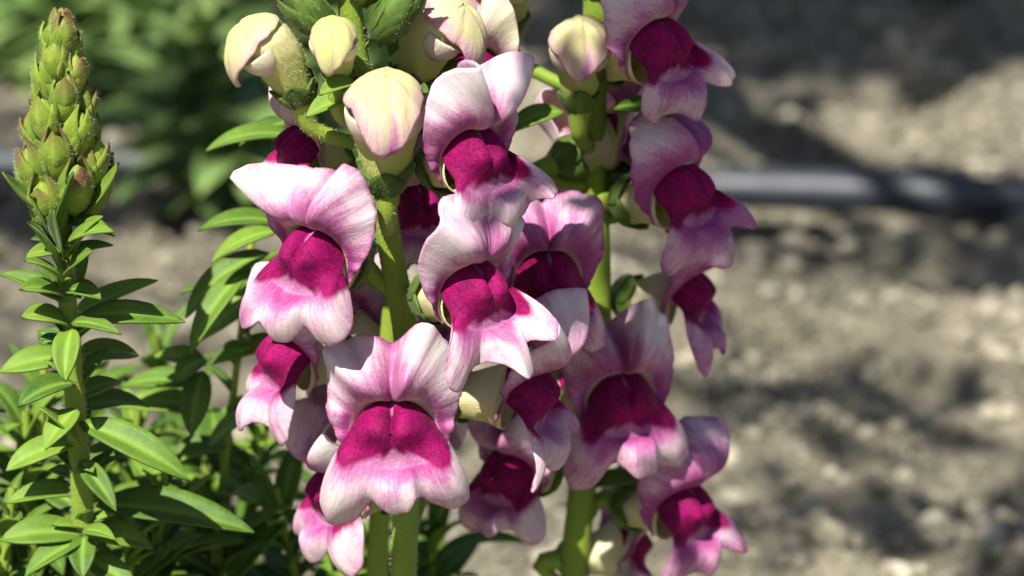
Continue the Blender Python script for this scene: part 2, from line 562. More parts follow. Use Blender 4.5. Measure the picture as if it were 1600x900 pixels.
def add_calyx(flower, M, mm, L=9.0, prof=((0, 0.9, 3.6, 8, 13.5, 18), (0.6, 3.2, 4.9, 5.3, 6.4, 8.3)), wide=6.2, n=5, flare=0.0):
    for k in range(n):
        a = 2*math.pi*(k + 0.5)/n
        ln = L*random.uniform(0.85, 1.1)
        V, F, c = leaf_mesh(ln, wide*random.uniform(0.9, 1.08), arch=-0.15 + flare, cup=0.55, pa=0.55, pb=0.7, tip=0.35, nu=9, nv=7, seed=random.random())
        # start at the base of the tube, lean outwards
        rad = Vector((0, math.sin(a), math.cos(a)))
        d = Vector((1, 0, 0))*0.86 + rad*(0.50 + flare*0.3)
        Mk = frame(d, -rad)
        P = xf(Mk, V)
        P = P + np.array([-0.4, rad.y*1.2, rad.z*1.2])
        # hug the tube: keep the radius from growing past r
        rr = np.maximum(np.hypot(P[:, 1], P[:, 2]), 1e-6)
        base_r = np.interp(P[:, 0], prof[0], prof[1])
        lift = 0.35 + 0.12*k + 0.10*np.clip(P[:, 0], 0, 20)*(0.6 + 0.6*((k*37) % 5)/5)
        f = (base_r + lift)/rr
        ang_ = np.arctan2(P[:, 1], P[:, 2])
        da = (ang_ - a + math.pi) % (2*math.pi) - math.pi
        ang_ = a + np.clip(da, -0.85, 0.85)
        P[:, 1] = (base_r + lift)*np.sin(ang_)
        P[:, 2] = (base_r + lift)*np.cos(ang_)
        o = new_mesh('sepal', xf(M, P)*mm, F, SEPAL, flower, c)
        thick(o, 0.0005)

def add_pedicel(flower, org, M, mm, stem_pts, attach=None):
    back = M @ Vector((-1, 0, 0))
    want = org + back*0.004 + Vector((0, 0, -0.006))
    S = attach if attach is not None else min(stem_pts, key=lambda p: (p - want).length)
    P1 = org + back*0.004
    pts = [S, S.lerp(P1, 0.5) + Vector((0, 0, -0.0008)), P1, org - back*0.001]
    pts = spline(pts, 9)
    V, F = sweep([p - org for p in pts], [0.0013 + 0.0012*(i/8)**3 for i in range(9)], 9)
    c = np.zeros((len(V), 3))
    new_mesh('flower_stalk', V, F, STEM, flower, c)

# ------------------------------------------------------------------ closed bud, nearly open
def make_bud(parent, stem_pts, base, Y, yaw=0, lean=30, roll=0, s=1.0, seed=1, pink=0.25, open_=0.0):
    yw = R(yaw)
    f = Vector((math.sin(yw), -math.cos(yw), 0))
    X = f*math.cos(R(lean)) - Vector((0, 0, 1))*math.sin(R(lean))
    Z = f*math.sin(R(lean)) + Vector((0, 0, 1))*math.cos(R(lean))
    M = Matrix((X, Z.cross(X), Z)).transposed()
    mm = 0.001*s
    org = at(*base, Y)
    loc = org - parent.location
    nu, nv = 22, 24
    u = np.linspace(0, 1, nu)[:, None]
    a = np.linspace(0, 2*np.pi, nv, endpoint=False)[None, :]
    r = np.interp(u, [0, 0.04, 0.15, 0.4, 0.65, 0.82, 0.93, 0.98, 1], [0.4, 2.2, 3.6, 5.0, 6.6, 6.6, 5.0, 2.8, 0.1])
    cx = np.interp(u, [0, 0.5, 1], [0, 0.8, 4.0])
    cz = u*24
    groove = 1 + 0.06*np.cos(a*5)*np.sin(np.pi*np.clip(u*1.2, 0, 1))
    V = np.stack([cx + r*np.cos(a)*groove, r*np.sin(a)*groove, cz + 0*a], -1).reshape(-1, 3)*mm
    pk = 0.05*sm(0.5, 0.8, u) + 0*a
    col = np.stack([0*pk, pk, 0.95 - 0.2*sm(0.3, 0.9, u) + 0*a], -1).reshape(-1, 3)
    bud = new_mesh('bud', xf(M, V), grid_faces(nu, nv, True), BUDPETAL, parent, col, loc, vein=(a, u*2, seed))
    # cap of the folded upper lip
    na, nb = 20, 60
    t = np.linspace(0, 1, na)[:, None]
    p = np.linspace(-np.pi, np.pi, nb, endpoint=False)[None, :]
    pd = np.degrees(p)
    amax = R(62) + R(30)*np.exp(-(pd/26)**2) + R(14)*np.exp(-(pd/80)**2) + R(4)*wob(p*3, seed)
    al = t*amax
    R0 = 7.7 + 2.4*np.exp(-(pd/46)**2)*np.clip(al/R(90), 0, 1.2)**2
    seam = np.exp(-((pd - 8 - 12*(1 - t))/5)**2)*sm(0.05, 0.5, t)
    flap = sm(0, 9, pd - 8 - 12*(1 - t))*sm(80, 40, pd)*sm(0.1, 0.5, t)
    R0 = R0 - 0.75*seam + 0.5*flap + 0.25*wob(p*2 + t*3, seed + 2) + 0.22*wob(p*5, seed + 4)*t
    dirx = np.sin(al)*np.cos(p)
    diry = np.sin(al)*np.sin(p)
    dirz = np.cos(al) + 0*p
    tilt = R(18)
    X_ = dirx*math.cos(tilt) + dirz*math.sin(tilt)
    Z_ = -dirx*math.sin(tilt) + dirz*math.cos(tilt)
    V = np.stack([3.4 + R0*X_, R0*diry*0.98, 17.0 + R0*Z_*1.02], -1).reshape(-1, 3)*mm
    pk = pink*(0.30 + 1.1*sm(0.5, 1.0, t)) + 0.5*seam*pink*2 + 0.15*pink*wob(p*2 + t*4, seed + 5)
    col = np.clip(np.stack([0*pk, pk, 0.90 - 0.35*pink + 0*pk], -1), 0, 1).reshape(-1, 3)
    o = new_mesh('petal', xf(M, V), grid_faces(na, nb, True), BUDPETAL, bud, col, vein=(p, t*2, seed))
    thick(o, 0.0006)
    # lower lobes folded against the sides
    for sg in (-1, 1):
        na, nb = 14, 16
        al = np.linspace(R(78), R(128), na)[:, None]
        k = np.linspace(-1, 1, nb)[None, :]
        tt = np.linspace(0, 1, na)[:, None]
        wd = R(34)*np.sqrt(np.clip(1 - (tt*1.0)**3, 0.02, 1))
        p = sg*R(62) + k*wd
        R0 = 7.5 - 0.6*np.abs(k)**2 - 0.8*tt
        dirx, diry, dirz = np.sin(al)*np.cos(p), np.sin(al)*np.sin(p), np.cos(al) + 0*p
        V = np.stack([3.4 + R0*(dirx*math.cos(tilt) + dirz*math.sin(tilt)), R0*diry, 17 + R0*(-dirx*math.sin(tilt) + dirz*math.cos(tilt))], -1).reshape(-1, 3)*mm
        pk = np.clip(pink*(0.5 + 1.2*sm(0.5, 1, tt)) + 0*k, 0, 1)
        col = np.stack([0.30*pink*2*sm(0.75, 1, tt) + 0*k, pk, 0.5 + 0*pk], -1).reshape(-1, 3)
        o = new_mesh('petal', xf(M, V), grid_faces(na, nb), BUDPETAL, bud, col, vein=(p, tt*1.0, seed))
        thick(o, 0.0006)
    Mz = M @ Matrix(((0, 0, 1), (0, 1, 0), (-1, 0, 0))).transposed()
    Mx = Matrix((M @ Vector((0, 0, 1)), M @ Vector((0, 1, 0)), M @ Vector((-1, 0, 0)))).transposed()
    add_calyx(bud, Mx, mm, 8.5, ((0, 1, 3.6, 9.6, 15.6), (0.4, 2.2, 3.6, 5.0, 6.6)), 5.6)
    add_pedicel(bud, org, Mx, mm, stem_pts)
    return bud

BUDPETAL = PETAL

# ------------------------------------------------------------------ green bud of the spike
def green_bud(parent, base, direction, out, L, w, material=None, bracts=3, brown=0.8):
    """pointed bud wrapped in pointed sepals"""
    nu, nv = 9, 10
    u = np.linspace(0, 1, nu)[:, None]
    a = np.linspace(0, 2*np.pi, nv, endpoint=False)[None, :]
    r = 0.5*w*np.interp(u, [0, 0.1, 0.35, 0.6, 0.85, 0.96, 1], [0.35, 0.75, 1.0, 0.95, 0.55, 0.25, 0.02])
    V = np.stack([u*L + 0*a, r*np.sin(a), r*np.cos(a)], -1).reshape(-1, 3)
    M = frame(direction, out)
    c = np.stack([brown*0.7*sm(0.6, 1, u) + 0*a, 0*u + 0*a, 0*u + 0*a], -1).reshape(-1, 3)
    b = new_mesh('bud', xf(M, V), grid_faces(nu, nv, True), material or SPIKE, parent, c, base - parent.location)
    for k in range(bracts):
        az = (0, 2.1, -2.1, 3.14)[k] + random.uniform(-0.25, 0.25)
        V, F, c = leaf_mesh(L*random.uniform(1.0, 1.3), w*1.12, arch=0.15, cup=0.55, pa=0.5, pb=0.62, nu=9, nv=7, tip=brown*random.uniform(0.9, 1.6), seed=random.random())
        rad = Vector((0, math.sin(az), math.cos(az)))
        Mk = frame(Vector((1, 0, 0)) + rad*0.30, -rad)
        P = xf(Mk, V) + np.array([-0.0002, rad.y*w*0.22, rad.z*w*0.22])
        rr = np.hypot(P[:, 1], P[:, 2])
        lim = 0.56*w*np.interp(P[:, 0]/L, [0, 0.35, 0.8, 1.15], [1, 1, 0.75, 0.25])
        f = np.where(rr > lim, lim/np.maximum(rr, 1e-7), 1)
        P[:, 1] *= f
        P[:, 2] *= f
        o = new_mesh('sepal', xf(M, P), F, material or SPIKE, b, c)
        thick(o, 0.00045)
    return b

def spike(parent, axis, r0, n, L0, L1, w0, w1, brown=0.8, start=0.0):
    """unopened buds packed round the end of a stalk"""
    m = len(axis)
    for i in range(n):
        k = i/(n - 1)
        q = k*(m - 1)
        j = min(int(q), m - 2)
        p = axis[j].lerp(axis[j + 1], q - j)
        t = (axis[j + 1] - axis[j]).normalized()
        a = start + i*2.39996
        out = Vector((math.cos(a), math.sin(a), 0))
        out = (out - t*out.dot(t)).normalized()
        rr = r0*(1 - 0.86*k**1.5)*(0.80 + 0.20*min(1, k/0.15))
        L = L0 + (L1 - L0)*k
        w = w0 + (w1 - w0)*k
        lean = 0.34*(1 - k) + 0.10
        d = t + out*lean
        green_bud(parent, p + out*rr*0.48 - t*L*0.35, d, out, L, w, brown=brown*(0.75 + 0.5*random.random()))

def stem_tube(parent, pts, r0, r1, n=14, rings=60, name='stem'):
    P = spline(pts, rings)
    ph = random.uniform(0, 6)
    V, F = sweep([p - parent.location for p in P], [r0 + (r1 - r0)*i/(rings - 1) for i in range(rings)], n,
                 bump=lambda i, w: 0.05*math.cos(4*w + ph) + 0.02*math.sin(i*0.9))
    c = np.zeros((len(V), 3))
    new_mesh(name, V, F, STEM, parent, c)
    return P

def down_to_ground(pts, dx=0.0, dy=0.0):
    p = pts[-1]
    return pts + [Vector((p.x + dx*0.5, p.y + dy*0.5, p.z*0.5)), Vector((p.x + dx, p.y + dy, -0.004))]

def shoot(parent, base, top, n, L, Wd, material=None, stemr=0.0014, r=None, clusters=0.0, jitter=0.25, z0=0.08, up=0.55):
    """leafy shoot: stem with leaves in spiral order"""
    r = r or random
    base, top = Vector(base), Vector(top)
    mid = base.lerp(top, 0.5) + Vector((r.uniform(-1, 1), r.uniform(-1, 1), 0))*0.01
    P = spline([base, mid, top], 24)
    V, F = sweep([p - parent.location for p in P], [stemr*(1 - 0.5*i/23) for i in range(24)], 8)
    new_mesh('stem', V, F, STEM, parent, np.zeros((len(V), 3)))
    a0 = r.uniform(0, 6)
    for i in range(n):
        k = z0 + (1 - z0)*(i + 0.5)/n
        q = k*22
        p = P[int(q)].lerp(P[int(q) + 1], q - int(q))
        a = a0 + i*2.39996 + r.uniform(-jitter, jitter)
        size = (0.55 + 0.75*math.sin(math.pi*min(1, 0.22 + 0.72*k)))*r.uniform(0.75, 1.15)
        el = r.uniform(-0.1, up) + 0.75*max(0, k - 0.75)/0.25*0.9
        d = Vector((math.cos(a)*math.cos(el), math.sin(a)*math.cos(el), math.sin(el)))
        nrm = Vector((-math.cos(a)*math.sin(el), -math.sin(a)*math.sin(el), math.cos(el))) + Vector((r.uniform(-.3, .3), r.uniform(-.3, .3), 0))
        put_leaf(parent, p, d, nrm, L*size, Wd*size*r.uniform(0.8, 1.15), material or LEAF, arch=r.uniform(0.3, 1.25), cup=r.uniform(0.15, 0.5), wave=0.02, twist=r.uniform(-.4, .4))
        if r.random() < clusters:
            for j in range(3):
                a2 = a + r.uniform(-0.9, 0.9)
                e2 = r.uniform(0.3, 1.1)
                d2 = Vector((math.cos(a2)*math.cos(e2), math.sin(a2)*math.cos(e2), math.sin(e2)))
                put_leaf(parent, p, d2, Vector((0, 0, 1)) - d2*0.5, L*0.36*r.uniform(.7, 1.3), Wd*0.42, material or LEAF, arch=r.uniform(0.2, 0.9), cup=0.4, nu=8, nv=5)

# ------------------------------------------------------------------ ground
def lattice(shape_seed, X, Yy, f):
    r = np.random.default_rng(shape_seed)
    T = r.random((64, 64))
    xs, ys = X*f + 100, Yy*f + 100
    xi, yi = np.floor(xs).astype(int), np.floor(ys).astype(int)
    fx, fy = xs - xi, ys - yi
    fx, fy = fx*fx*(3 - 2*fx), fy*fy*(3 - 2*fy)
    g = lambda i, j: T[i % 64, j % 64]
    return (g(xi, yi)*(1 - fx) + g(xi + 1, yi)*fx)*(1 - fy) + (g(xi, yi + 1)*(1 - fx) + g(xi + 1, yi + 1)*fx)*fy - 0.5

def relief(X, Yy):
    X, Yy = np.asarray(X, float), np.asarray(Yy, float)
    h = 0.022*lattice(1, X, Yy, 9) + 0.024*lattice(2, X, Yy, 22) + 0.014*lattice(3, X, Yy, 55) + 0.0045*lattice(4, X, Yy, 120)
    near = np.exp(-(np.maximum(np.abs(X), np.abs(Yy - 0.5))/1.4)**6)
    return h*near

def soil_material(name, c0, c1, c2, fs=1.0):
    m, n, l = mat(name)
    tc = n.new('ShaderNodeTexCoord')
    ob = tc.outputs['Object']
    oi = n.new('ShaderNodeNewGeometry')
    a = noise(n, l, ob, 14*fs, 4, 0.6)
    b = noise(n, l, ob, 70*fs, 5, 0.65)
    d = noise(n, l, ob, 420*fs, 4, 0.7)
    f = mathn(n, l, 'ADD', mathn(n, l, 'MULTIPLY', a, 0.6), mathn(n, l, 'MULTIPLY', b, 0.4))
    c = mixc(n, l, rng_map(n, l, f, 0.40, 0.60), c0, c1)
    c = mixc(n, l, rng_map(n, l, d, 0.5, 0.72), c, c2)
    c = mixc(n, l, rng_map(n, l, oi.outputs['Random Per Island'], 0.55, 1.0, 0.0, 0.75), c, c2)
    h = mathn(n, l, 'ADD', b, mathn(n, l, 'MULTIPLY', d, 0.5))
    finish(n, l, c, rough=0.9, trans=0, bump=h, bdist=0.004, bstr=0.8, spec=0.2)
    return m

SOIL = soil_material('dry_soil', (0.038, 0.033, 0.025), (0.185, 0.165, 0.120), (0.42, 0.38, 0.28))
CLOD = soil_material('clods', (0.06, 0.053, 0.042), (0.23, 0.203, 0.147), (0.56, 0.51, 0.39))

fx = np.arange(-0.56, 0.5601, 0.005)
gx = np.concatenate([[-220, -60, -15, -5, -2, -1.1, -0.75], fx, [0.75, 1.1, 2, 5, 15, 60, 220]])
fy = np.arange(-0.1, 1.3001, 0.005)
gy = np.concatenate([[-220, -60, -15, -5, -2, -0.8, -0.35], fy, [1.5, 1.9, 2.6, 5, 15, 60, 220]])
GX, GY = np.meshgrid(gx, gy)
GZ = relief(GX, GY)
ground = new_mesh('ground', np.stack([GX, GY, GZ], -1).reshape(-1, 3), grid_faces(len(gy), len(gx)), SOIL)
ground['kind'] = 'structure'

def ico(sub):
    import bmesh
    bm = bmesh.new()
    bmesh.ops.create_icosphere(bm, subdivisions=sub, radius=1)
    bm.verts.ensure_lookup_table()
    V = np.array([v.co[:] for v in bm.verts])
    F = np.array([[v.index for v in f.verts] for f in bm.faces])
    bm.free()
    return V, F

def scatter(name, material, n, xr, yr, rmin, rmax, keep=None, power=3.0, sub=2, seed=5, sink=0.35):
    r = np.random.default_rng(seed)
    V0, F0 = ico(sub)
    Vs, Fs = [], []
    off = 0
    for i in range(n):
        x, y = r.uniform(*xr), r.uniform(*yr)
        if keep and not keep(x, y):
            continue
        rad = rmin + (rmax - rmin)*r.random()**power
        k = r.normal(size=(3, 3))
        dirs = k/np.linalg.norm(k, axis=1)[:, None]
        f = 1 + 0.22*np.sin(V0 @ dirs[0]*2.5 + r.uniform(0, 6)) + 0.16*np.sin(V0 @ dirs[1]*4.5 + r.uniform(0, 6)) + 0.08*np.sin(V0 @ dirs[2]*8)
        sc = np.array([r.uniform(.8, 1.3), r.uniform(.7, 1.1), r.uniform(.5, .85)])*rad
        P = V0*f[:, None]*sc
        a = r.uniform(0, 6.28)
        c, s = math.cos(a), math.sin(a)
        P = np.stack([P[:, 0]*c - P[:, 1]*s, P[:, 0]*s + P[:, 1]*c, P[:, 2]], -1)
        P += np.array([x, y, float(relief(x, y)) + rad*(0.6 - sink)])
        Vs.append(P)
        Fs.append(F0 + off)
        off += len(V0)
    o = new_mesh(name, np.concatenate(Vs), np.concatenate(Fs), material)
    o['kind'] = 'stuff'
    o['label'] = 'loose pale clods and grit lying on the dry soil'
    o['category'] = 'soil clods'
    return o

scatter('gravel', CLOD, 13000, (-0.36, 0.36), (0.18, 1.02), 0.0010, 0.0058, power=3.0, sub=1)

# irrigation pipe lying behind the flowers --------------------------------------------
PR = 0.0082
pl, pr_ = ground_at(0, 276, PR), ground_at(1600, 322, PR)
pd_ = (pr_ - pl)
pts = []
for i in range(70):
    k = -0.8 + 2.6*i/69
    p = pl + pd_*k
    p.y += 0.006*math.sin(k*4.0 + 0.5)
    p.z = PR + 0.004 + 0.0015*math.sin(k*9)
    pts.append(p)
PIPE, n, l = mat('black_polythene')
tc = n.new('ShaderNodeTexCoord')
d1 = noise(n, l, tc.outputs['Object'], 60, 5, 0.65)
d2 = noise(n, l, tc.outputs['Object'], 500, 3, 0.6)
pc = mixc(n, l, rng_map(n, l, d1, 0.5, 0.75, 0, 0.35), (0.022, 0.028, 0.038), (0.07, 0.07, 0.07))
finish(n, l, pc, rough=rng_map(n, l, d1, 0.3, 0.7, 0.42, 0.6), trans=0, bump=d2, bdist=0.0002, bstr=0.3, spec=0.6)
V, F = sweep([p - pts[0] for p in pts], [PR]*70, 20)
pipe = new_mesh('irrigation_pipe', V, F, PIPE, None, None, pts[0])
tag(pipe, 'black plastic irrigation pipe lying across the dry soil behind the flowers', 'pipe')

# ------------------------------------------------------------------ plants
def plant(base, label, group=None):
    b = Vector((base.x, base.y, 0))
    o = empty('snapdragon_plant', b)
    tag(o, label, 'plant', group)
    return o

# --- the stalk in flower (pale hairy buds at its top) -----------------------------------
Yc = 0.0
px = [(541, -170), (544, -60), (548, 20), (566, 140), (590, 270), (612, 400), (634, 520), (640, 640), (636, 760), (631, 880), (630, 960)]
line = [at(x, y, Yc) for x, y in px]
line = down_to_ground(line, -0.004, 0.004)
centre = plant(line[-1], 'flowering stalk with the widest open pink and white blooms and cream buds above', )
S = stem_tube(centre, line[::-1], 0.0028, 0.0021)
# spike above the frame
ax = spline([at(541, -20, Yc), at(541, -100, Yc), at(538, -230, Yc), at(536, -330, Yc)], 20)
spike(centre, ax, 0.0075, 26, 0.0105, 0.006, 0.0062, 0.0035, start=0.6)
# A
make_flower(centre, S, (466, 408), yaw=-28, pitch=17, roll=-5, s=0.98, seed=3, tips=((-52, 7.5, 9), (22, 1.5, 14), (-20, -1.5, 14)),
            up=(1.0, 0.92), notch=0.0, lobes=(12.5, 11, 12.5), fwd=(40, 28, 28), curl=140, pinker=0.06)
# B
make_flower(centre, S, (612, 680), yaw=-2, pitch=22, roll=2, s=1.0, seed=5, magdrop=3.2, tips=((22, 3.0, 10), (-42, 3.0, 9)), up=(0.95, 0.98), notch=-0.5,
            lobes=(17.5, 9.5, 14), fwd=(5, 30, 8), phis=(-55, 3, 58), curl=138, pw=1.04, cw=33)
# C
make_flower(centre, S, (764, 462), yaw=38, pitch=14, roll=0, s=1.0, seed=8, tips=((-44, 3.0, 9), (2, 3.0, 8)), up=(1.0, 0.88), notch=-1.5,
            lobes=(13, 11, 12), fwd=(10, 45, 70), phis=(-44, 10, 62), curl=120, droop=30, dep=0.031)
# D
make_flower(centre, S, (764, 250), yaw=36, pitch=14, roll=0, s=0.96, seed=12, tips=((-22, 5.5, 11), (30, 3.5, 16)), up=(0.92, 0.9), notch=3.0,
            lobes=(12, 9, 12), fwd=(15, 30, 85), curl=118, phis=(-30, 22, 75), split=2.0, Y=-0.016)
# K
make_flower(centre, S, (422, 562), yaw=-62, pitch=8, roll=0, s=0.92, seed=21, tips=((-40, 2, 12), (34, 2, 12)), lobes=(10, 12, 14), fwd=(35, 62, 40), curl=130, Y=0.002)
# L
make_flower(centre, S, (852, 622), yaw=74, pitch=0, roll=0, s=1.02, seed=27, lobes=(13, 10, 9), fwd=(42, 55, 70), curl=120, Y=0.0, pinker=0.05)
# M
make_flower(centre, S, (500, 775), yaw=-58, pitch=4, roll=0, s=0.92, seed=33, lobes=(10, 10, 14), fwd=(40, 40, 25), curl=120, Y=0.004)
# O young flower at the top
make_flower(centre, S, (447, 232), yaw=-62, pitch=16, roll=0, s=0.78, seed=38, lobes=(6, 6, 6), fwd=(60, 60, 60), curl=95, young=0.7, pinker=0.1, Y=0.006, tips=())
# buds
make_bud(centre, S, (604, 308), -0.010, yaw=2, lean=-2, s=0.97, seed=1, pink=0.30)
make_bud(centre, S, (474, 168), -0.004, yaw=-72, lean=20, s=0.78, seed=2, pink=0.22)
make_bud(centre, S, (530, 142), -0.007, yaw=-8, lean=6, s=0.58, seed=3, pink=0.12)

for (b_, Yq, d_, L_, w_) in (((520, 52), -.004, (-0.75, -0.25, 0.75), .012, .0072), ((585, 62), -.002, (0.62, -0.2, 0.8), .0135, .0076), ((500, 10), .004, (-0.8, 0.2, 0.6), .010, .006), ((592, 8), .004, (0.8, 0.1, 0.7), .010, .006)):
    dv = Vector(d_).normalized()
    green_bud(centre, at(*b_, Yq), dv, Vector((d_[0], d_[1], 0)).normalized(), L_, w_, material=SEPAL, bracts=4, brown=0.35)
for (b_, t_, Yq, w_) in (((560, 150), (480, 185), -.006, 6.0), ((556, 130), (500, 150), -.010, 5.0), ((556, 120), (600, 40), .004, 6.5), ((560, 165), (545, 110), -.004, 5.0)):
    leaf_px(centre, b_, t_, Yq, Yq - .004, w_, arch=0.5, cup=0.5, tip=0.2)

# --- second stalk of the group, mostly hidden behind it ---------------------------------
Yb = 0.026
px = [(668, -170), (662, -60), (655, 20), (640, 150), (628, 300), (616, 450), (604, 600), (596, 740), (590, 870), (588, 960)]
line = down_to_ground([at(x, y, Yb) for x, y in px], -0.006, 0.01)
second = plant(line[-1], 'half hidden stalk with a hooked pink-edged bud close behind the cream buds')
S2 = stem_tube(second, line[::-1], 0.0023, 0.0019)
ax = spline([at(664, -20, Yb), at(664, -120, Yb), at(662, -300, Yb)], 16)
spike(second, ax, 0.0075, 22, 0.0105, 0.006, 0.0062, 0.0035, start=2.2)
make_bud(second, S2, (636, 150), 0.008, yaw=66, lean=18, s=0.86, seed=4, pink=0.34)
make_flower(second, S2, (735, 112), yaw=-18, pitch=26, s=0.85, seed=44, lobes=(6, 6, 6), fwd=(60, 60, 60), curl=85, young=0.8, Y=0.02, tips=())
make_flower(second, S2, (700, 215), yaw=30, pitch=10, s=0.85, seed=47, young=0.3, Y=0.024)
make_flower(second, S2, (662, 330), yaw=20, pitch=10, s=0.8, seed=49, Y=0.012, pinker=0.1)

for (b_, t_, Yq, w_) in (((655, 40), (755, 44), .014, 5.5), ((655, 10), (720, -10), .018, 6.0), ((645, 120), (738, 118), .012, 5.0), ((648, 90), (700, 80), .010, 5.0), ((640, 150), (672, 148), .004, 4.0), ((655, 30), (610, 90), .012, 6.0)):
    leaf_px(second, b_, t_, Yq, Yq - .006, w_, arch=0.9, cup=0.5)

make_flower(second, S2, (700, 345), yaw=128, pitch=12, s=0.86, seed=91, Y=0.034, young=0.2)
make_flower(second, S2, (690, 575), yaw=120, pitch=6, s=0.86, seed=92, Y=0.034)
make_flower(second, S2, (520, 520), yaw=-120, pitch=6, s=0.9, seed=93, Y=0.034)

# --- stalk further back with flowers in the shade ----------------------------------------
Yr = 0.045
px = [(938, -170), (934, -60), (931, 40), (926, 180), (930, 330), (934, 480), (926, 620), (912, 740), (900, 860), (894, 960)]
line = down_to_ground([at(x, y, Yr) for x, y in px], -0.01, 0.01)
rear = plant(line[-1], 'shaded flowering stalk set behind the sunlit one and next to bare soil')
S3 = stem_tube(rear, line[::-1], 0.0033, 0.0026)
ax = spline([at(938, -60, Yr), at(940, -160, Yr), at(940, -330, Yr)], 16)
spike(rear, ax, 0.0075, 22, 0.0105, 0.006, 0.0062, 0.0035, start=4.2)
# E
make_flower(rear, S3, (862, 445), yaw=6, pitch=16, s=1.02, seed=52, tips=((-30, 1, 14), (40, 1.5, 16)), notch=-1.5, up=(0.85, 0.88), curl=150, lobes=(12, 8, 12), fwd=(15, 25, 15), pinker=0.24, Y=0.012)
# F
make_flower(rear, S3, (984, 634), yaw=14, pitch=20, roll=2, s=1.02, seed=57, tips=((20, 3, 9), (-34, 2, 8)), notch=0.0, up=(0.85, 0.92), lobes=(16, 9.5, 13), fwd=(8, 35, 15), phis=(-54, 6, 56), curl=130, pinker=0.1, pw=0.90, cw=31)
# G
make_flower(rear, S3, (1092, 303), yaw=50, pitch=14, s=1.0, seed=61, tips=((-12, 2, 12),), notch=-2.0, up=(0.98, 0.9), curl=155, lobes=(12, 11, 12), fwd=(15, 40, 80), phis=(-35, 10, 70), pinker=0.26, Y=0.026)
# H
make_flower(rear, S3, (1056, 76), yaw=48, pitch=14, s=1.0, seed=66, tips=((-12, 2, 12),), notch=-2.0, up=(0.98, 0.9), curl=155, lobes=(10, 9, 12), fwd=(15, 30, 80), phis=(-35, 10, 72), young=0.25, pinker=0.14, Y=0.024)
# I
make_flower(rear, S3, (1100, 462), yaw=76, pitch=4, s=0.92, seed=71, lobes=(14, 9, 9), fwd=(45, 55, 60), pinker=0.26, Y=0.046)
# J
make_flower(rear, S3, (1092, 802), yaw=52, pitch=6, s=1.0, seed=76, curl=150, notch=0.0, tips=((-30, 2, 12), (50, 4, 12)), lobes=(13, 9, 12), fwd=(15, 30, 70), phis=(-30, 14, 66), pinker=0.22, Y=0.032, up=(1.0, 1.1))
# N
make_flower(rear, S3, (774, 748), yaw=-40, pitch=10, s=0.92, seed=81, lobes=(13, 9, 13), fwd=(25, 30, 15), Y=0.03, pinker=0.05)
make_flower(rear, S3, (985, 205), yaw=118, pitch=12, s=0.88, seed=94, Y=0.05, young=0.25)
make_flower(rear, S3, (872, 250), yaw=-122, pitch=10, s=0.88, seed=95, Y=0.055, young=0.2)
make_flower(rear, S3, (862, 610), yaw=-128, pitch=4, s=0.9, seed=96, Y=0.056)
make_flower(rear, S3, (1000, 850), yaw=110, pitch=0, s=0.9, seed=97, Y=0.052)
# T
make_bud(rear, S3, (905, 178), 0.034, yaw=0, lean=0, s=0.80, seed=6, pink=0.30)
make_bud(rear, S3, (800, 60), 0.05, yaw=-20, lean=10, s=0.8, seed=7, pink=0.2)
for (b, Yq, d) in (((960, 170), 0.03, (0.7, -0.5, 0.1)), ((880, 175), 0.035, (-0.7, -0.4, -0.1)), ((948, 520), 0.05, (0.8, -0.2, -0.2)), ((920, 760), 0.045, (0.8, -0.4, 0.3)), ((890, 650), 0.05, (-0.8, -0.2, 0.2))):
    put_leaf(rear, at(*b, Yq), Vector(d), Vector((0, -0.3, 1)), 0.013, 0.006, LEAF, arch=0.8)

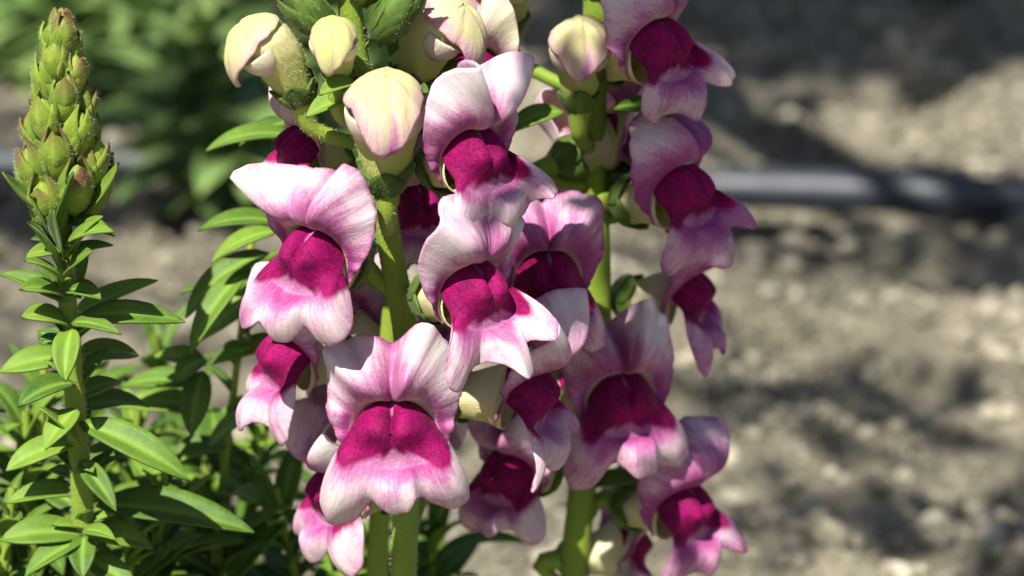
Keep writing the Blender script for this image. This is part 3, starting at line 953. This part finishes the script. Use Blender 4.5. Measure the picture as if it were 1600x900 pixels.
# --- the plant still in green bud --------------------------------------------------------
Yl = -0.004
px = [(96, 120), (97, 220), (99, 340), (104, 450), (112, 560), (121, 680), (129, 800), (135, 900), (138, 980)]
line = down_to_ground([at(x, y, Yl) for x, y in px], -0.002, 0.0)
green = plant(line[-1], 'leafy plant with a tight green flower spike still in bud')
S4 = stem_tube(green, line[::-1], 0.0027, 0.0014)
ax = spline([at(101, 318, Yl), at(98, 240, Yl), at(96, 150, Yl), at(94, 52, Yl)], 24)
spike(green, ax, 0.0082, 26, 0.0112, 0.0068, 0.0068, 0.0045, brown=0.58, start=4.3)
Lp = lambda *a_, **k: leaf_px(green, *a_, **k)
for a_ in [
    # base, tip, Y base, Y tip, breadth mm, arch
    ((84, 338), (8, 268), -.008, -.014, 4.4, -0.5), ((120, 340), (181, 254), -.006, -.010, 4.6, -0.5), ((112, 350), (172, 300), -.002, .002, 6.0, -0.3), ((92, 352), (112, 270), -.010, -.015, 6.4, -0.3),
    ((90, 376), (50, 308), -.010, -.014, 6.0, -0.3), ((104, 384), (182, 366), -.012, -.018, 5.4, 0.9), ((92, 420), (44, 350), -.008, -.014, 6.0, 0.2), ((98, 440), (36, 410), -.010, -.016, 5.0, 0.6),
    ((108, 400), (160, 340), -.010, -.015, 6.4, 0.2), ((100, 400), (84, 330), -.014, -.018, 6.2, 0.1), ((106, 430), (146, 395), -.012, -.018, 5.6, 0.5), ((98, 462), (30, 455), -.008, -.014, 5.6, 0.7), ((108, 455), (160, 470), -.008, -.014, 5.0, 0.8),
    ((100, 345), (180, 372), -.006, -.012, 4.2, 0.8), ((96, 360), (40, 330), -.006, -.010, 4.0, 0.6), ((104, 380), (150, 345), -.004, -.008, 4.5, -0.4),
    ((96, 395), (40, 405), -.008, -.012, 4.0, 0.8), ((108, 430), (135, 355), -.008, -.012, 5.0, 0.2), ((100, 470), (0, 432), -.006, -.004, 5.5, 0.7),
    ((104, 425), (60, 365), -.004, -.008, 4.5, 0.4), ((112, 500), (245, 442), .004, .010, 6.0, 0.5), ((120, 498), (288, 508), -.006, -.004, 6.5, 0.7),
    ((108, 508), (30, 500), -.006, -.012, 6.0, 1.0), ((112, 505), (190, 525), -.008, -.014, 4.0, 0.7), ((112, 515), (103, 598), -.008, -.016, 6.0, 0.8),
    ((114, 560), (0, 585), .000, -.004, 7.0, 0.7), ((116, 600), (28, 640), -.006, -.014, 6.5, 0.9), ((120, 640), (72, 705), -.008, -.016, 6.5, 0.7),
    ((118, 625), (190, 600), -.002, .004, 6.0, 0.8), ((124, 662), (298, 757), -.006, -.012, 7.6, 0.75), ((120, 690), (10, 740), -.004, -.010, 6.5, 0.8),
    ((124, 700), (60, 640), -.008, -.014, 6.5, 0.4), ((126, 720), (182, 800), -.006, -.014, 5.0, 0.7), ((128, 770), (10, 790), -.002, -.006, 6.0, 0.7),
    ((150, 790), (393, 835), .008, .004, 10.0, 0.5), ((130, 835), (0, 848), -.006, -.010, 8.0, 0.7), ((132, 838), (130, 905), -.008, -.016, 6.0, 0.7),
    ((132, 830), (182, 846), -.010, -.016, 4.0, 0.8), ((134, 835), (238, 860), -.002, .000, 7.0, 0.9), ((130, 845), (40, 905), -.008, -.016, 6.5, 0.7),
    ((118, 560), (215, 560), .004, .010, 7.0, 0.8), ((124, 640), (230, 640), .004, .012, 8.0, 0.7), ((126, 740), (225, 700), .006, .014, 7.5, 0.7),
    ((134, 870), (215, 930), -.006, -.012, 6.5, 0.7), ((116, 560), (60, 520), .004, .008, 6.5, 0.6), ((132, 800), (60, 760), .004, .010, 6.5, 0.6),
]:
    Lp(*a_[:5], arch=a_[5], cup=random.uniform(0.2, 0.5), twist=random.uniform(-0.3, 0.3), wave=0.015)
for (x, y) in ((100, 400), (106, 480), (112, 540), (118, 610), (122, 680), (128, 750), (133, 830)):
    p = at(x, y, Yl)
    for j in range(5):
        a2 = random.uniform(0, 6.28)
        e2 = random.uniform(0.1, 1.1)
        d2 = Vector((math.cos(a2)*math.cos(e2), math.sin(a2)*math.cos(e2), math.sin(e2)))
        put_leaf(green, p, d2, Vector((0, -0.2, 1)) - d2*0.5, random.uniform(0.005, 0.011), 0.0036, LEAF, arch=random.uniform(0.3, 1.0), cup=0.4, nu=8, nv=5)

# --- leafy shoots without flowers round it ------------------------------------------------
rs = random.Random(4)
b = at(330, 880, 0.06)
leafy = plant(b, 'bushy flowerless shoot with drooping leaves between the green spike and pink blooms')
tips_ = [((372, 330), .045), ((300, 520), .05)]
shoot(leafy, (b.x, b.y, 0), at(395, 360, .05), 26, 0.021, 0.0062, r=rs, clusters=0.25)
for a_ in [((440, 350), (308, 366), .035, .030, 6.5, 0.9), ((432, 362), (332, 415), .030, .024, 6.0, 0.9), ((420, 395), (292, 505), .036, .030, 7.0, 1.1),
           ((392, 420), (300, 560), .032, .020, 6.5, 1.0), ((440, 440), (312, 537), .044, .036, 8.0, 0.6), ((450, 470), (330, 500), .044, .044, 6.0, 0.8),
           ((450, 530), (335, 570), .04, .036, 6.0, 0.5), ((460, 215), (320, 243), .046, .040, 6.0, 1.0), ((460, 190), (375, 232), .05, .046, 5.5, 0.8),
           ((320, 560), (275, 600), .034, .028, 6.0, 0.8), ((318, 580), (300, 680), .034, .026, 7.0, 0.6), ((322, 570), (240, 560), .036, .036, 6.5, 0.8),
           ((322, 600), (190, 610), .04, .04, 7.0, 0.8), ((326, 640), (180, 640), .044, .044, 7.5, 0.7), ((326, 700), (420, 640), .044, .04, 7.0, 0.6)]:
    leaf_px(leafy, *a_[:5], arch=a_[5], cup=0.3, twist=random.uniform(-.3, .3))
spots = [((40, 640), (20, 900), .04, 'low leafy shoot crowded against the lower stem of the green spike'),
         ((215, 640), (200, 900), .07, 'dense leafy shoot rising directly behind the green spike stem'),
         ((260, 720), (265, 930), .035, 'short dark leafy shoot in front of the bushy flowerless one'),
         ((420, 640), (400, 930), .075, 'shaded leafy shoot under the pink blooms with the outward facing mouths'),
         ((500, 700), (490, 950), .09, 'shaded leafy shoot behind the stems of the flowering stalks'),
         ((120, 560), (150, 930), .10, 'leafy shoot filling the gap behind the green spike'),
         ((690, 780), (700, 960), .075, 'small dark leafy shoot at the foot of the two flowering stalks')]
spots += [((70, 560), (60, 980), .055, 'leafy shoot close behind the green spike stem with crowded leaves'),
          ((310, 600), (300, 980), .085, 'taller leafy shoot behind the bushy flowerless one'),
          ((150, 700), (150, 990), .05, 'leafy shoot packed low behind the green spike stem'),
          ((430, 760), (430, 990), .055, 'shaded leafy shoot beneath the bloom that opens towards the spike'),
          ((240, 520), (235, 980), .11, 'pale leafy shoot behind the dense one by the green spike'),
          ((20, 760), (10, 960), .012, 'low shoot of broad leaves at the foot of the green spike'),
          ((330, 780), (330, 960), .05, 'low leafy shoot in shade below the outward facing blooms'),
          ((200, 820), (190, 980), .02, 'short leafy shoot beside the base of the green spike stem'),
          ((-60, 600), (-70, 960), .03, 'leafy shoot standing clear of the green spike on its open side'),
          ((560, 830), (560, 990), .06, 'low leafy shoot around the feet of the flowering stalks')]
for (t_, b_, Yq, lab) in spots:
    bb = at(*b_, Yq)
    o = plant(bb, lab)
    shoot(o, (bb.x, bb.y, 0), at(*t_, Yq - 0.005), 54, 0.023, 0.0060, r=rs, clusters=0.3, stemr=0.0017)

# --- plants beyond the pipe and in front of it, out of focus ------------------------------
far = [((-10, 50), (0, 180), .84, 'pale green leafy plant growing over the pipe beyond the green spike'),
       ((150, 60), (160, 180), .84, 'leafy plant beyond the pipe behind the green spike'),
       ((425, 40), (420, 330), .58, 'leafy plant hanging over the pipe behind the cream buds'),
       ((290, 20), (300, 180), .92, 'broad leafy plant in deep shade beyond the pipe'),
       ((60, -60), (60, 90), 1.02, 'leafy plant in the second row beyond the pipe past the spike'),
       ((220, -60), (220, 80), 1.10, 'leafy plant in the second row beyond the pipe and its pale neighbour'),
       ((400, -60), (400, 80), 1.04, 'leafy plant in the second row beyond the pipe behind the hooked bud'),
       ((60, 110), (60, 200), .80, 'low leafy plant tucked against the pipe beyond the green spike tip'),
       ((225, 120), (225, 205), .76, 'low leafy plant tucked against the pipe halfway to the cream buds'),
       ((325, 90), (330, 200), .80, 'low leafy plant tucked against the pipe under the hooked cream bud'),
       ((1180, -20), (1180, 30), 1.12, 'leafy plant added to darken the shade beyond the bare soil past the shaded stalk'),  # leafy plants added from here on to deepen the shaded far corner
       ((1360, 0), (1360, 40), 1.05, 'leafy plant added to darken the shade at the end of the bare soil'),
       ((1560, 20), (1560, 60), 1.02, 'low leafy plant added to darken the shade beyond the pipe on the bare side'),
       ((520, -160), (520, 150), .80, 'leafy plant added for its shadow beyond the pipe, hidden by the flowering stalks'),  # hidden plants, added for the shadows they throw
       ((760, -200), (760, 60), .98, 'leafy plant added for its shadow far beyond the pipe behind the cream buds')]
for (t_, b_, Yq, lab) in far:
    bb = at(*b_, Yq)
    o = plant(bb, lab)
    for j in range(4):
        tt = at(*t_, Yq) + Vector((rs.uniform(-.045, .045), rs.uniform(-.04, .04), rs.uniform(-.03, .05)))
        shoot(o, (bb.x + rs.uniform(-.02, .02), bb.y + rs.uniform(-.02, .02), 0), tt, 26, 0.040, 0.017, LEAF_FAR, r=rs, stemr=0.0022)

SHADE = [  # spots to darken; an unseen leaf cluster is added sunward of each
    (ground_at(150, 350), 2.2, 0.04, 70, 0.03, (2.2, 0.25, 0.25)),
    (ground_at(270, 195), 2.2, 0.045, 90, 0.035, (1.7, 0.3, 0.25)),
    (ground_at(1400, -20), 2.4, 0.14, 760, 0.05, (2.2, 0.7, 0.5)),
    (ground_at(1700, 30), 2.4, 0.13, 520, 0.05, (2.0, 0.8, 0.5)),
    (ground_at(1220, 640), 1.5, 0.042, 46, 0.03, (1.5, 0.7, 0.7)),
    (ground_at(1580, 430), 1.5, 0.035, 34, 0.024, (1.5, 0.6, 0.6)),
    (ground_at(1360, 388), 1.5, 0.040, 70, 0.018, (2.8, 0.28, 0.25)),
    (ground_at(1180, 110), 1.5, 0.050, 40, 0.03, (1.4, 0.9, 0.8)),
    (ground_at(1560, 790), 1.5, 0.032, 18, 0.028, (1.2, 0.8, 0.8)),
    (ground_at(1340, 860), 1.5, 0.030, 18, 0.028, (1.2, 0.8, 0.8)),
    (at(1100, 270, 0.038), 0.5, 0.024, 34, 0.015, (0.8, 0.8, 0.8)),
    (at(1085, 50, 0.038), 0.5, 0.024, 30, 0.015, (0.8, 0.8, 0.8)),
    (at(1110, 440, 0.045), 0.5, 0.020, 22, 0.015, (0.8, 0.8, 0.8)),
    (at(1150, 780, 0.045), 0.5, 0.018, 14, 0.014, (0.8, 0.8, 0.8)),
]
# --- unseen leafy boughs, added above the picture only to throw dappled shade ------------
added_shade_tree = empty('added_shade_tree', (-2.2, -0.35, 0))
tag(added_shade_tree, 'unseen leafy boughs added beside the bed to throw dappled shade on it', 'added_shade_tree')
BARK = soil_material('bark', (0.06, 0.045, 0.03), (0.13, 0.10, 0.075), (0.2, 0.17, 0.13))
tp = spline([(0, 0, -0.05), (0.05, 0.02, 0.9), (0.02, 0.06, 1.9), (0.1, 0.1, 3.0)], 24)
V, F = sweep(tp, [0.12 - 0.07*i/23 for i in range(24)], 14)
new_mesh('shade_trunk', V, F, BARK, added_shade_tree)
LV, LF = [], []
rt = random.Random(9)
lm, lf, _c = leaf_mesh(1.0, 0.45, arch=0.5, cup=0.2, nu=6, nv=3)
def shade_cluster(target, k, rad, n, size=0.035, flat=(1, 1, 1)):
    c = Vector(target) + SUN_DIR*k
    q0 = c - added_shade_tree.location
    j = min(range(8, 24), key=lambda i: abs(tp[i].z - min(q0.z + 0.3, 2.8)))
    near_ = k < 1.0
    pts_ = [tp[j], tp[j].lerp(q0, 0.5) + Vector((0, 0.9 if near_ else 0, 0.45 if near_ else 0.25))]
    if near_:
        pts_.append(q0 + Vector((0.02, 0.30, 0.22)))
    pts_ = spline(pts_ + [q0 + Vector((0, 0, 0.03))], 18)
    V, F = sweep(pts_, [0.016 - 0.0145*i/17 for i in range(18)], 7)
    new_mesh('shade_branch', V, F, BARK, added_shade_tree)
    for i in range(n):
        g_ = lambda: max(-1.5, min(1.5, rt.gauss(0, 1)))
        d = Vector((g_()*flat[0], g_()*flat[1], g_()*flat[2]))*rad*0.55
        a = rt.uniform(0, 6.28)
        M = frame(Vector((math.cos(a), math.sin(a), rt.uniform(-.6, .3))), Vector((rt.uniform(-.6, .6), rt.uniform(-.6, .6), 1)))
        P = xf(M, lm*size*rt.uniform(0.7, 1.3)) + np.array(q0 + d)
        LF.append(lf + sum(len(x) for x in LV[-1:])*0 + len(LV)*len(lm))
        LV.append(P)
for tg, k, rad, n_, sz, fl in SHADE:
    shade_cluster(tg, k, rad, n_, sz, fl)
new_mesh('shade_crown', np.concatenate(LV), np.concatenate(LF), LEAF, added_shade_tree, np.zeros((len(LV)*len(lm), 3)))

# --- fine hairs on the spike, buds and stems --------------------------------------------------
HAIR, n, l = mat('plant_hair')
rgb = n.new('ShaderNodeRGB')
rgb.outputs[0].default_value = (0.55, 0.58, 0.38, 1)
finish(n, l, rgb.outputs[0], rough=0.5, trans=0.4)
def hairs(parent, names, per_mm2, length, width=0.00004, only=None):
    Vv = []
    r = np.random.default_rng(3)
    todo = []
    for o in parent.children:
        todo.append((o, o.location))
        for c in o.children:
            todo.append((c, o.location + c.location))
    for o, off in todo:
        if o.type != 'MESH' or o.name.split('.')[0] not in names:
            continue
        if only and not only(o, parent.location + off):
            continue
        me = o.data
        for p in me.polygons:
            z = p.center.z + off.z
            if z < 0.11 or z > 0.27:
                continue
            k = p.area*1e6*per_mm2
            cnt = int(k) + (r.random() < k - int(k))
            if not cnt:
                continue
            vs = [np.array(me.vertices[i].co) for i in p.vertices]
            nn = np.array(p.normal)
            for _ in range(cnt):
                a, b = r.random(), r.random()
                q = (vs[0]*(1 - a) + vs[1]*a)*(1 - b) + (vs[-1]*(1 - a) + vs[2]*a)*b + np.array(off)
                d = nn + r.normal(size=3)*0.35
                d /= np.linalg.norm(d)
                sd_ = np.cross(d, r.normal(size=3))
                sd_ *= width/(np.linalg.norm(sd_) + 1e-9)
                Vv += [q - sd_, q + sd_, q + d*length*r.uniform(0.5, 1.2)]
    if Vv:
        o = new_mesh('hairs', np.array(Vv), np.arange(len(Vv)).reshape(-1, 3), HAIR, parent)
        o['kind'] = 'stuff'
hairs(green, ('bud', 'sepal', 'stem'), 3.2, 0.0009)
hairs(centre, ('bud', 'petal', 'sepal', 'stem', 'flower_stalk'), 2.2, 0.0007, only=lambda o, p: o.name.startswith(('stem', 'bud', 'flower_stalk', 'sepal')) or True)

n_obj = len(bpy.data.objects)
print('objects', n_obj)
